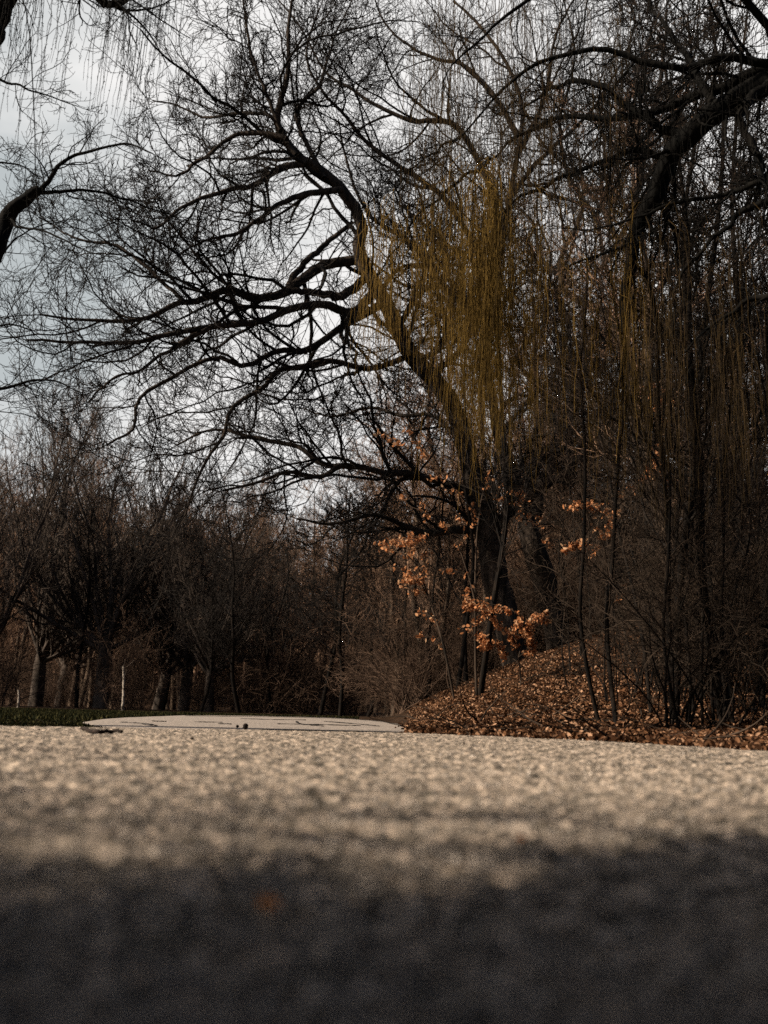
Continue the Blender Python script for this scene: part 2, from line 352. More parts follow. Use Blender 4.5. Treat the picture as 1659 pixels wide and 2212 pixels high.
# sticks and broken twigs lying in the litter
n = 420; yy = rng.uniform(7.6, 26, n); xx = yy * .04 + rng.random(n) * yy * .42; ok = yy > road_edge(xx) + .1; xx, yy = xx[ok], yy[ok]; n = len(xx)
P0 = np.stack([xx, yy, H(xx, yy) + .03], -1); a = rng.random(n) * 6.28; D0 = np.stack([np.cos(a), np.sin(a), rng.uniform(-.02, .30, n)], -1)
P, Rr = grow(P0, D0, rng.uniform(.15, .9, n), rng.uniform(.004, .013, n), 7, .12, (0, 0, 0), 0, .4); P[..., 2] = np.maximum(P[..., 2], H(P[..., 0], P[..., 1]) + .015)
G = Geo(); G.add(*tubes(P, Rr, 4)); o = G.build('fallen_twigs', M_wsap); tag(o, 'broken grey twigs scattered among the fallen leaves', 'twigs', kind='stuff')

# grass on the left verge
n = 45000
yy = 7.5 + 26 * rng.random(n) ** 1.3; xx = -yy * (.02 + .46 * rng.random(n))
Uo = np.vstack([U, D[::-1]])
def inpoly(x, y, poly):
    c = np.zeros(len(x), bool); j = len(poly) - 1
    for a in range(len(poly)):
        xa, ya = poly[a, :2]; xb, yb = poly[j, :2]
        m_ = ((ya > y) != (yb > y)) & (x < (xb - xa) * (y - ya) / (yb - ya + 1e-12) + xa); c ^= m_; j = a
    return c
ok = (yy > road_edge(xx) + .1) & ~inpoly(xx, yy, Uo); 
ok &= (yy > 16) | (rng.random(n) < .8)
xx, yy = xx[ok], yy[ok]; n = len(xx); P0 = np.stack([xx, yy, H(xx, yy)], -1)
hh = np.where(yy < 13, .022, .05) * rng.uniform(.5, 1.4, n)
a = rng.random(n) * 6.28; s = np.stack([np.cos(a), np.sin(a), 0 * a], -1) * (.006 + .0006 * yy)[:, None]; b = rng.normal(0, .4, (n, 3)) * hh[:, None]; b[:, 2] = hh
V = np.stack([P0 - s, P0 + s, P0 + b * .6 + s * .6, P0 + b], 1).reshape(-1, 3); Q = np.arange(n * 4).reshape(-1, 4)
gr = mesh('grass', V, Q, M_grass, smooth=False); tag(gr, 'short dark green grass on the left verge', 'grass', kind='stuff')

# ------------------------------------------------------------------ trees
rng = np.random.default_rng(107)
def hierarchy(P, Rr, levels, G, first_S=6):
    """levels: list of dict(m, ang, lr, rk, K, wig, trop, tk, tip, S, t0, flat, rmin)"""
    for lv in levels:
        S_, D_, Ln, rc = sprout(P, Rr, lv['m'], lv.get('ang', (35, 65)), lv.get('lr', (.3, .6)), lv.get('t0', .15), 1.0, lv.get('rk', .55), lv.get('flat', 0), lv.get('rmin', .004))
        if 'lmax' in lv: Ln = np.minimum(Ln, lv['lmax'] * rng.uniform(.6, 1, len(Ln)))
        if 'rmax' in lv: rc = np.minimum(rc, lv['rmax'])
        P, Rr = grow(S_, D_, Ln, rc, lv.get('K', 6), lv.get('wig', .25), lv.get('trop', (0, 0, 1)), lv.get('tk', .05), lv.get('tip', .4))
        Rr = np.maximum(Rr, lv.get('rmin', .004))
        G.add(*tubes(P, Rr, lv.get('S', 3)))
    return P, Rr
def resample(P, Rr, K):
    u = np.linspace(0, P.shape[1] - 1, K); k = np.minimum(u.astype(int), P.shape[1] - 2); f = (u - k)[None, :, None]
    return P[:, k] * (1 - f) + P[:, k + 1] * f, Rr[:, k] * (1 - f[..., 0]) + Rr[:, k + 1] * f[..., 0]

oak_levels = [dict(m=13, ang=(28, 62), lr=(.28, .6), rk=.6, K=11, wig=.18, tk=.05, tip=.35, S=5, t0=.06, rmax=.075, lmax=5.5),
              dict(m=7, ang=(30, 60), lr=(.35, .65), rk=.58, K=8, wig=.20, tk=.06, tip=.4, S=4, t0=.10, rmin=.010),
              dict(m=5, ang=(30, 65), lr=(.35, .7), rk=.6, K=6, wig=.17, tk=.06, tip=.5, S=3, t0=.12, rmin=.0075),
              dict(m=4, ang=(25, 55), lr=(.35, .65), rk=.6, K=4, wig=.16, tk=.06, tip=.6, S=3, t0=.15, rmin=.0055)]
PXM = 30 / 2150.0   # metres per picture unit at 30 m

q = lambda w, d=29.: w / 2 / 2150 * d
def build_traced(name, label, base, trunk_pix, dtr, wtr, limbs, levels, bark, twig, group=None, cat='tree', trunk_S=40, ridge=.05):
    root = thing(name, base, label, cat, group)
    P, Rr = [], []
    m = len(trunk_pix); pts = np.array([at(x, y, dtr) for x, y in trunk_pix]); K_ = 70
    c = spline(pts, K_, 0.0); w = np.interp(np.linspace(0, 1, K_), np.linspace(0, 1, m), wtr)
    G = Geo(); G.add(*tubes(c[None], w[None], trunk_S, ridge)); G.build('trunk', bark, root, base)
    G = Geo(); Gl = Geo()
    for pix, d0, d1, r0, r1 in limbs:
        p, r_ = limb(pix, d0, d1, r0, r1, 30, .025 * (dtr / 30))
        Gl.add(*tubes(p, r_, 12, .05)); 
        if r1 < q(9.5): p, r_ = resample(p, r_, 14); P.append(p); Rr.append(r_)
    Gl.build('limb', M_limb, root, base)
    hierarchy(np.concatenate(P), np.concatenate(Rr), levels, G); G.build('crown', twig, root, base)
    return root

q = lambda w, d=29.: w / 2 / 2150 * d
b0 = at(1128, 1470, 29); b0[2] = H(b0[0], b0[1]) 
limbsA = [
 ([(1012, 985), (975, 872), (924, 808), (886, 760), (860, 712), (830, 650), (795, 590), (775, 540), (780, 475), (720, 390), (650, 340), (615, 300), (600, 270), (605, 225), (620, 165), (622, 50), (640, -60)], 29, 26, q(46), q(5)),
 ([(606, 280), (585, 225), (555, 150), (530, 40), (520, -80)], 26.4, 25.5, q(10), q(3)),
 ([(672, 350), (600, 365), (550, 400), (475, 415), (400, 445), (340, 490), (290, 480)], 26.8, 24, q(16), q(3)),
 ([(620, 300), (560, 288), (500, 295), (425, 350), (380, 380), (320, 370)], 26.5, 27.5, q(14), q(3)),
 ([(640, 335), (590, 255), (520, 245), (450, 255), (400, 235), (330, 215)], 26.6, 29, q(11), q(3)),
 ([(740, 410), (660, 420), (590, 450), (520, 500), (440, 520), (380, 555)], 27, 25, q(15), q(3)),
 ([(780, 560), (710, 570), (650, 605), (620, 630), (550, 645), (500, 625), (430, 650), (380, 655), (320, 685), (250, 695), (175, 690), (90, 680)], 28, 24.5, q(24), q(4)),
 ([(790, 600), (740, 640), (700, 635), (630, 628)], 28, 27, q(20), q(14)),
 ([(395, 650), (320, 580), (250, 530), (160, 515), (90, 470)], 25.4, 26.5, q(9), q(2.5)),
 ([(620, 628), (640, 590), (700, 530), (760, 480)], 27.2, 28.5, q(16), q(10)),
 ([(800, 640), (760, 675), (700, 655), (625, 670), (550, 695), (450, 705), (350, 725), (280, 740), (165, 740), (60, 735)], 28, 23.5, q(22), q(4)),
 ([(460, 704), (400, 735), (360, 760), (300, 800), (240, 820), (190, 870)], 25.3, 24, q(10), q(3)),
 ([(820, 660), (750, 700), (700, 730), (655, 760), (600, 755), (530, 790), (465, 773), (365, 818), (300, 863), (285, 928), (230, 960)], 28.2, 25, q(18), q(4)),
 ([(880, 770), (795, 798), (720, 780), (670, 788), (600, 803), (565, 838), (500, 883), (480, 943), (450, 983), (425, 1038), (400, 1113)], 28.6, 26, q(15), q(4)),
 ([(1015, 1065), (950, 1040), (870, 1022), (830, 1023), (750, 1003), (690, 1033), (625, 1018), (560, 1040), (480, 1060)], 29, 25, q(19), q(4)),
 ([(770, 1008), (700, 1003), (640, 963), (540, 943), (460, 928), (380, 960)], 28, 30, q(14), q(4)),
 ([(1050, 1150), (980, 1145), (925, 1152), (870, 1132), (800, 1112), (720, 1130), (640, 1120)], 29, 27, q(19), q(4)),
 ([(1060, 1140), (1078, 1131), (1116, 1090), (1174, 1048), (1212, 1029), (1254, 987), (1276, 952), (1308, 904), (1340, 820)], 29, 27, q(30), q(9)),
 ([(1112, 1090), (1110, 1032), (1078, 942), (1062, 856), (1050, 760), (1060, 640), (1090, 500), (1110, 380), (1130, 250), (1100, 150), (1040, 60), (980, 0)], 29, 31, q(27), q(6)),
 ([(1050, 650), (1040, 560), (960, 430), (906, 386), (858, 357), (810, 322), (772, 283), (730, 235), (690, 190), (660, 120), (690, 20)], 30, 28, q(16), q(4)),
 ([(1080, 520), (1060, 400), (986, 274), (928, 261), (890, 261), (810, 226), (762, 194), (700, 150), (650, 60), (600, 0)], 30, 32, q(17), q(4)),
 ([(1055, 700), (980, 640), (930, 580), (880, 520), (830, 490), (780, 440), (745, 330), (730, 260)], 30, 31, q(18), q(4)),
 ([(900, 780), (960, 740), (950, 640), (900, 560), (860, 470)], 29, 32, q(14), q(4)),
 ([(1125, 300), (1060, 200), (1000, 140), (920, 120), (840, 60), (800, -30)], 30.5, 32, q(14), q(4)),
 ([(1120, 330), (1180, 200), (1200, 80), (1260, -40)], 30.5, 33, q(14), q(4)),
 ([(1105, 420), (1180, 330), (1260, 260), (1330, 160), (1380, 40)], 30.5, 33, q(14), q(4)),
 ([(930, 815), (990, 760), (1020, 700), (1000, 620), (1010, 520)], 29, 26, q(14), q(4)),
 ([(862, 712), (900, 640), (960, 600), (960, 520), (920, 470), (900, 400)], 28.6, 26, q(14), q(4)),
 ([(1000, 960), (940, 900), (870, 900), (800, 880), (720, 900), (640, 880)], 29, 31, q(12), q(3)),
 ([(700, 385), (640, 250), (690, 180), (720, 90), (760, 0)], 27, 30, q(12), q(3)),
]
oakA = build_traced('oak_tree', 'largest oak whose crooked bare limbs sweep left across the sky', b0,
    [(1136, 1520), (1118, 1440), (1100, 1380), (1085, 1300), (1071, 1256), (1060, 1180), (1040, 1080), (1020, 1020), (1002, 955)], 29, [q(78), q(64), q(60), q(56), q(55), q(54), q(50), q(46), q(34)], limbsA, oak_levels, M_bark, M_twig)
b1 = at(1215, 1420, 31); b1[2] = H(b1[0], b1[1])
limbsB = [
 ([(1150, 1130), (1158, 1106), (1167, 1048), (1190, 1000), (1209, 936), (1234, 869), (1270, 808), (1308, 744), (1330, 650), (1300, 540), (1290, 420)], 31, 33, q(32), q(7)),
 ([(1205, 950), (1180, 860), (1130, 800), (1116, 770), (1164, 706), (1180, 674), (1190, 560), (1160, 470), (1170, 350)], 31.6, 34, q(14), q(4)),
 ([(1240, 860), (1210, 790), (1230, 700), (1200, 620), (1240, 520), (1230, 400)], 31.6, 30, q(12), q(4)),
 ([(1150, 1120), (1120, 1060), (1125, 980), (1100, 900), (1110, 800)], 31, 34, q(14), q(4)),
 ([(1300, 580), (1360, 480), (1420, 380), (1450, 260), (1500, 120), (1510, 0)], 32.5, 35, q(16), q(4)),
 ([(1320, 700), (1400, 640), (1480, 560), (1540, 450), (1620, 380)], 32, 35, q(14), q(4)),
 ([(1292, 480), (1230, 380), (1210, 260), (1240, 130), (1220, 0)], 33, 34, q(14), q(4)),
 ([(1292, 460), (1330, 360), (1380, 240), (1400, 100), (1430, -40)], 33, 36, q(14), q(4)),
]
lvB = [dict(l_) for l_ in oak_levels]; lvB[0]['m'] = 8; lvD = [dict(l_) for l_ in oak_levels]; lvD[0]['m'] = 6
oakB = build_traced('oak_tree', 'leaning oak trunk with furrowed bark just right of the largest oak', b1,
    [(1222, 1480), (1208, 1400), (1196, 1340), (1182, 1280), (1172, 1240), (1152, 1180), (1138, 1130), (1140, 1110)], 31, [q(66, 31), q(54, 31), q(50, 31), q(50, 31), q(49, 31), q(47, 31), q(42, 31), q(34, 31)], limbsB, lvB, M_bark, M_twig)

# heavy crooked tree behind the fronds on the right
b2 = at(1405, 1500, 24); b2[2] = H(b2[0], b2[1]) - .1
q2 = lambda w: w / 2 / 2150 * 24
limbsD = [
 ([(1345, 739), (1323, 690), (1290, 665), (1254, 649), (1218, 619), (1212, 559), (1240, 500), (1262, 420), (1250, 330)], 24, 25.5, q2(26), q2(6)),
 ([(1347, 745), (1350, 640), (1368, 540), (1372, 440), (1400, 300), (1430, 160), (1440, 20)], 24, 22.5, q2(26), q2(6)),
 ([(1365, 800), (1420, 720), (1480, 660), (1560, 620), (1640, 560)], 24, 22, q2(14), q2(4)),
 ([(1222, 600), (1170, 560), (1150, 480), (1100, 440)], 25, 26, q2(12), q2(3)),
 ([(1366, 560), (1310, 470), (1300, 380), (1340, 280), (1330, 160)], 23.5, 25, q2(14), q2(3)),
 ([(1380, 400), (1450, 320), (1480, 200), (1540, 100)], 23, 21, q2(13), q2(3)),
 ([(1275, 660), (1230, 690), (1180, 700), (1100, 715), (1040, 700)], 24.5, 25, q2(9), q2(3)),
]
treeD = build_traced('crooked_tree', 'heavy crooked dark tree behind the willow fronds right of centre', b2,
    [(1412, 1540), (1400, 1400), (1400, 1200), (1392, 1050), (1375, 920), (1362, 829), (1345, 739)], 24, [q2(34), q2(30), q2(28), q2(28), q2(28), q2(30), q2(30)], limbsD, lvD, M_bark, M_twig, trunk_S=24)

# ------------------------------------------------------------------ willow: limb reaching in from the right, fronds hanging
rng = np.random.default_rng(108)
wt = thing('willow_tree', (7.2, 6.5, 0), 'willow with yellow hanging fronds reaching in from the upper right', 'tree')
org = (7.2, 6.5, 0)
tr = spline([(7.2, 6.5, -.3), (7.1, 6.6, 1.2), (6.8, 6.8, 2.8), (6.0, 7.4, 4.3), (5.3, 8.0, 5.1)], 60)
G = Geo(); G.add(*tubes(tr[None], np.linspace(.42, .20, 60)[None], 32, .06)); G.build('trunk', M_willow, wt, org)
p0 = at(1659, 175, 9)
def wl(pix, d0, d1, r0, r1, n=24):
    return limb(pix, d0, d1, r0, r1, n, .02)
wl_src = [([(1900, 60), (1659, 180), (1554, 244), (1479, 298), (1449, 334), (1422, 409), (1398, 454), (1374, 499), (1362, 559), (1350, 640), (1346, 720)], 8.6, 9.4, .135, .045),
 ([(1900, 60), (1659, 150), (1560, 190), (1440, 230), (1330, 260), (1230, 250), (1130, 290), (1050, 350)], 8.6, 10, .07, .010),
 ([(1700, 140), (1560, 130), (1440, 150), (1300, 110), (1180, 130), (1080, 200), (1000, 290)], 8.6, 9, .045, .008),
 ([(1700, 140), (1640, 30), (1540, -40), (1380, -60), (1200, -30), (1060, 60), (980, 140)], 8.6, 8, .045, .008),
 ([(1479, 298), (1380, 250), (1280, 180), (1200, 190), (1120, 240)], 9, 9.8, .05, .01),
 ([(1449, 334), (1350, 330), (1250, 370), (1140, 420), (1060, 480)], 9.1, 9.6, .04, .008),
 ([(1554, 244), (1500, 150), (1440, 60), (1380, -30)], 8.8, 9.6, .05, .01),
 ([(1659, 180), (1600, 250), (1640, 350), (1680, 450)], 8.6, 8, .05, .02),
 ([(1740, 250), (1650, 380), (1560, 420), (1450, 440), (1340, 480), (1230, 500)], 8, 9, .035, .006),
 ([(1900, 500), (1750, 430), (1659, 430), (1580, 480), (1500, 560), (1450, 640)], 8, 8.6, .05, .008),
 ([(1900, 760), (1740, 660), (1640, 640), (1560, 690), (1480, 760)], 8, 8.6, .05, .008),
 ([(1060, 340), (980, 400), (900, 470), (840, 560), (800, 610)], 9.8, 10.2, .02, .006),
 ([(1000, 290), (920, 340), (850, 400)], 9, 9.2, .015, .006)]
Gl = Geo(); WP = []; WR = []
for s_ in wl_src:
    p, r_ = wl(*s_); Gl.add(*tubes(p, r_, 8)); p, r_ = resample(p, r_, 12); WP.append(p); WR.append(r_)
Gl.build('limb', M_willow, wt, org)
WP = np.concatenate(WP); WR = np.concatenate(WR)
G = Geo()
S_, D_, Ln, rc = sprout(WP, WR, 16, (25, 70), (.15, .35), .08, 1, .4, 0, .006); Ln = np.minimum(Ln, 1.5)
P1, R1 = grow(S_, D_, Ln, np.minimum(rc, .02), 7, .2, (-.2, 0, -.1), .05, .5); R1 = np.maximum(R1, .0045); G.add(*tubes(P1, R1, 4))
S_, D_, Ln, rc = sprout(P1, R1, 7, (25, 60), (.4, .7), .1, 1, .6, 0, .003)
P2, R2 = grow(S_, D_, Ln, np.minimum(rc, .006), 6, .2, (0, 0, -1), .15, .6); R2 = np.maximum(R2, .003); G.add(*tubes(P2, R2, 3))
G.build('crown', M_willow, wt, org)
def fronds(tops, lens, rad, K=16, lean=None):
    n = len(tops); P = np.zeros((n, K, 3)); P[:, 0] = tops
    a = rng.random(n) * 6.28; D = np.stack([np.cos(a), np.sin(a), rng.uniform(-.2, .5, n)], -1)
    st = (lens / (K - 1))[:, None]; ph = rng.normal(0, .045, (n, 3))
    if lean is not None: ph = ph + lean
    for k in range(1, K):
        g_ = min(1.0, .35 + k * .25)
        D = nrm(D * (1 - g_) + np.array([0, 0, -1.0]) * g_ + ph + rng.normal(0, .075, (n, 3)))
        P[:, k] = P[:, k - 1] + D * st
    return P, np.repeat(np.linspace(rad, rad * .5, K)[None], n, 0)
def region(px, py, d):
    return np.stack([at(a, b, c) for a, b, c in zip(px, py, d)])
def frond_set(name, px, top, bot, dmin, dmax, rad, leafmat, leaf, per_m, twigmat):
    n = len(px); d = rng.uniform(dmin, dmax, n)
    T_ = region(px, top, d); B_ = region(px, bot, d); ln = np.maximum(T_[:, 2] - B_[:, 2], .15)
    P, Rr = fronds(T_, ln, rad); G = Geo(); G.add(*tubes(P, Rr, 3)); fo = G.build(name, twigmat, wt, org)
    m = int(per_m * ln.max()); t = rng.random((n, m)); keep = rng.random((n, m)) < (ln[:, None] / ln.max())
    f = (.06 + .94 * t) * (P.shape[1] - 1); k = np.minimum(f.astype(int), P.shape[1] - 2); w = (f - k)[..., None]; ii = np.arange(n)[:, None]
    C = (P[ii, k] * (1 - w) + P[ii, k + 1] * w)[keep]; C = C + rng.normal(0, leaf * .3, C.shape)
    G = Geo(); G.add(*leaves(C, leaf, 0, .45)); G.build('catkins', leafmat, fo, None)
    return fo
# yellow curtain, clustered in ropes
def clumped(n, x0, x1, nc, sd):
    c = rng.uniform(x0, x1, nc); return c[rng.integers(0, nc, n)] + rng.normal(0, sd, n)
n = 430; px = np.concatenate([clumped(310, 955, 1078, 15, 6), clumped(120, 1040, 1110, 9, 6)]); top = rng.uniform(330, 640, n); bot = rng.triangular(700, 890, 1060, n); bot[:16] = rng.uniform(980, 1120, 16)
frond_set('fronds', px, top, bot, 8.6, 10.4,   .0036, M_catkin, .038, 85, M_frond)
n = 175; px = clumped(n, 775, 960, 20, 7); top = rng.uniform(440, 640, n) - (px - 775) * .5; bot = rng.triangular(640, 760, 860, n)
frond_set('fronds', px, top, bot, 9.4, 10.6, .0034, M_catkin, .034, 70, M_frond)
n = 520; px = np.concatenate([rng.uniform(880, 1350, 280), clumped(240, 930, 1300, 26, 12)]); top = rng.uniform(-60, 380, n); bot = top + rng.uniform(140, 460, n)
frond_set('fronds', px, top, bot, 8.4, 10.4, .0030, M_bud_shade, .034, 36, M_frond_shade)
n = 190; px = clumped(n, 1110, 1380, 24, 8); top = rng.uniform(380, 700, n); bot = rng.triangular(760, 900, 1110, n)
frond_set('fronds', px, top, bot, 8.6, 10.6, .0030, M_catkin, .028, 40, M_frond)
n = 180; px = clumped(n, 1370, 1690, 38, 9); top = rng.uniform(420, 860, n); bot = rng.triangular(820, 1050, 1210, n)
frond_set('fronds', px, top, bot, 7.8, 9.8, .0024, M_bud_shade, .026, 36, M_frond_shade)
n = 260; px = rng.uniform(1200, 1680, n); top = rng.uniform(-80, 300, n); bot = top + rng.uniform(120, 420, n)
frond_set('fronds', px, top, bot, 8.0, 9.6, .0030, M_bud_shade, .028, 34, M_willow)

# ------------------------------------------------------------------ left tree beside the camera
rng = np.random.default_rng(109)
orgL = np.array([-6.6, 9.0, 0.0])
lt = thing('willow_tree', orgL, 'tree at the left edge with one dark branch and dangling strings of twigs', 'tree')
tr = spline([(-6.6, 9, -.3), (-6.6, 9, 1.0), (-6.5, 9, 2.4), (-6.3, 8.8, 3.9), (-5.6, 8.3, 5.4), (-4.6, 8.0, 6.5)], 60)
G = Geo(); G.add(*tubes(tr[None], np.linspace(.34, .14, 60)[None], 32, .06)); G.build('trunk', M_willow, lt, orgL)
pts = [(-6.5, 9, 2.4), (-5.2, 9.4, 2.5)] + [at(a, b, d) for a, b, d in [(-60, 620, 9.6), (2, 500, 10), (20, 462, 10), (60, 425, 10), (85, 412, 10)]]
Gl = Geo(); LP = []; LR = []
def addl(p, r0, r1, S=10, n=26, ext=True):
    p = spline(p, n, .008)[None]; r_ = np.linspace(r0, r1, n)[None]; Gl.add(*tubes(p, r_, S, .04)); p, r_ = resample(p, r_, 12)
    if ext: LP.append(p); LR.append(r_)
addl(pts, .16, .05, ext=False)
A_ = lambda L_: [at(*z_) for z_ in L_]
addl(A_([(85, 412, 10), (110, 385, 10), (130, 355, 9.9), (180, 330, 9.8), (270, 310, 9.6), (330, 330, 9.5)]), .030, .006)
addl(A_([(85, 415, 10), (130, 415, 10.1), (200, 412, 10.2), (300, 440, 10.4), (380, 470, 10.6)]), .026, .005)
addl(A_([(20, 465, 10), (40, 490, 9.8), (100, 500, 9.5), (180, 540, 9.2), (260, 560, 9)]), .018, .004)
addl(A_([(-80, 700, 10.5), (0, 560, 11), (60, 500, 11.5), (160, 470, 12)]), .02, .004)
addl(A_([(-200, 760, 10), (-60, 720, 10), (30, 700, 10), (90, 730, 10)]), .02, .004)
addl(A_([(-300, 860, 10), (-100, 850, 10), (0, 840, 10), (100, 820, 10), (180, 850, 10)]), .03, .005)
addl(A_([(-200, 160, 9), (-60, 160, 9), (20, 178, 9), (80, 200, 9), (170, 228, 9.2)]), .02, .004)
addl(A_([(-200, 330, 9), (-60, 350, 9), (30, 355, 9), (90, 385, 9)]), .018, .004)
top = np.array([-4.6, 8.0, 6.5])
addl([(-6.3, 8.8, 3.9)] + A_([(-70, 130, 8), (-20, 60, 8), (12, 10, 8), (40, -60, 8), (60, -160, 8)]), .14, .05)
addl([top] + A_([(60, -120, 8), (180, -40, 8), (240, 10, 8), (300, -20, 8)]), .10, .012)
addl(A_([(180, -40, 8), (300, -80, 8.3), (400, -60, 8.6), (480, -30, 9)]), .03, .006)
Gl.build('limb', M_willow, lt, orgL)
LP = np.concatenate(LP); LR = np.concatenate(LR)
G = Geo()
hierarchy(LP, LR, [dict(m=12, ang=(30, 70), lr=(.2, .45), rk=.45, K=7, wig=.22, tk=.03, tip=.4, S=4, rmin=.0035, lmax=1.3, rmax=.014),
                   dict(m=7, ang=(30, 70), lr=(.3, .6), rk=.5, K=5, wig=.25, tk=.05, S=3, rmin=.0026), dict(m=4, ang=(30, 70), lr=(.3, .5), rk=.6, K=4, wig=.25, tk=.05, S=3, rmin=.0020)], G)
G.build('crown', M_willow, lt, orgL)
n = 150; px = np.concatenate([rng.uniform(-60, 60, 55), rng.uniform(60, 360, 60), clumped(35, 270, 430, 6, 5)]); tp = rng.uniform(-120, 0, n); bt = rng.triangular(20, 120, 420, n); bt[:25] = rng.uniform(150, 800, 25)
d = rng.uniform(6.5, 8.5, n); T_ = region(px, tp, d); B_ = region(px, bt, d); ln = np.maximum(T_[:, 2] - B_[:, 2], .2)
P, Rr = fronds(T_, ln, .0032, lean=np.array([-.05, 0, 0])); G = Geo(); G.add(*tubes(P, Rr, 3))
k = rng.integers(2, P.shape[1] - 1, (n, 14)); C = P[np.arange(n)[:, None], k].reshape(-1, 3) + rng.normal(0, .006, (n * 14, 3)); G.add(*leaves(C, .018, 0, .4))
p = spline(A_([(40, -40, 7.5), (62, 60, 7.5), (72, 200, 7.5), (78, 400, 7.5), (92, 500, 7.5), (105, 600, 7.5)]), 30, .004)[None]; G.add(*tubes(p, np.linspace(.0055, .004, 30)[None], 5))
G.build('fronds', M_willow, lt, orgL)

# ------------------------------------------------------------------ unseen spruces added beside and behind the camera to block sun and sky
rng = np.random.default_rng(110)
M_needle = mat('spruce_needle', (.010, .016, .010), [(.03, .045, .025)], 2, island=True)
def spruce(x, y, h, R0, z0, nb, label, f0=.75, f1=1.05):
    root = thing('added_spruce', (x, y, 0), label, 'tree', 'spruces added to shade the road')
    tr = spline([(0, 0, -.3), (0, 0, h * .5), (.1, 0, h)], 30); T = Geo(); T.add(*tubes(tr[None], np.linspace(.22, .02, 30)[None], 14, .04)); T.build('trunk', M_willow, root)
    z = z0 + (h - z0) * rng.random(nb) ** 1.3; R_ = R0 * (1 - (z - z0) / (h - z0)) ** .8 * rng.uniform(f0, f1, nb) + .15; a = rng.random(nb) * 6.28
    P, Rr = grow(np.stack([0 * a, 0 * a, z], -1), np.stack([np.cos(a), np.sin(a), .1 + 0 * a], -1), R_, np.full(nb, .02), 8, .06, (0, 0, -1), .05, .3)
    G = Geo(); G.add(*tubes(P, Rr, 4)); S_, D_, Ln, rc = sprout(P, Rr, 12, (35, 70), (.2, .4), .1, 1, .4, .6, .004); P2, R2 = grow(S_, D_, Ln, rc, 5, .12, (0, 0, -1), .08, .6); G.add(*tubes(P2, R2, 3))
    k = rng.integers(0, 4, (len(P2), 16)); w = rng.random((len(P2), 16, 1)); ii = np.arange(len(P2))[:, None]; C = (P2[ii, k] * (1 - w) + P2[ii, k + 1] * w).reshape(-1, 3) + rng.normal(0, .03, (len(P2) * 16, 3))
    G.build('branches', M_willow, root); G = Geo(); G.add(*leaves(C, .15, 0, .36)); G.build('needles', M_needle, root)
spruce(-4.3, -2.05, 13, 2.3, .4, 950, 'dense spruce added for shade just outside the left side of the photo', .5, 1.4)
spruce(-8.6, -3.3, 14, 2.5, .5, 480, 'dense spruce added for shade outside the left side of the photo, beyond the nearest one')
spruce(2.4, -2.7, 14, 2.7, .4, 640, 'dense spruce added for shade behind the camera on the right')
spruce(5.6, 2.2, 13, 2.5, .4, 480, 'dense spruce added for shade outside the right side of the photo, nearest the road')
spruce(6.2, -2.0, 14, 2.8, .4, 420, 'dense spruce added for shade outside the right side of the photo, behind the nearest one')
spruce(-6.5, -5.5, 14, 3.0, .4, 420, 'dense spruce added for shade far behind the camera on the left')
spruce(-1.0, -4.3, 14, 3.0, .4, 640, 'dense spruce added for shade straight behind the camera')

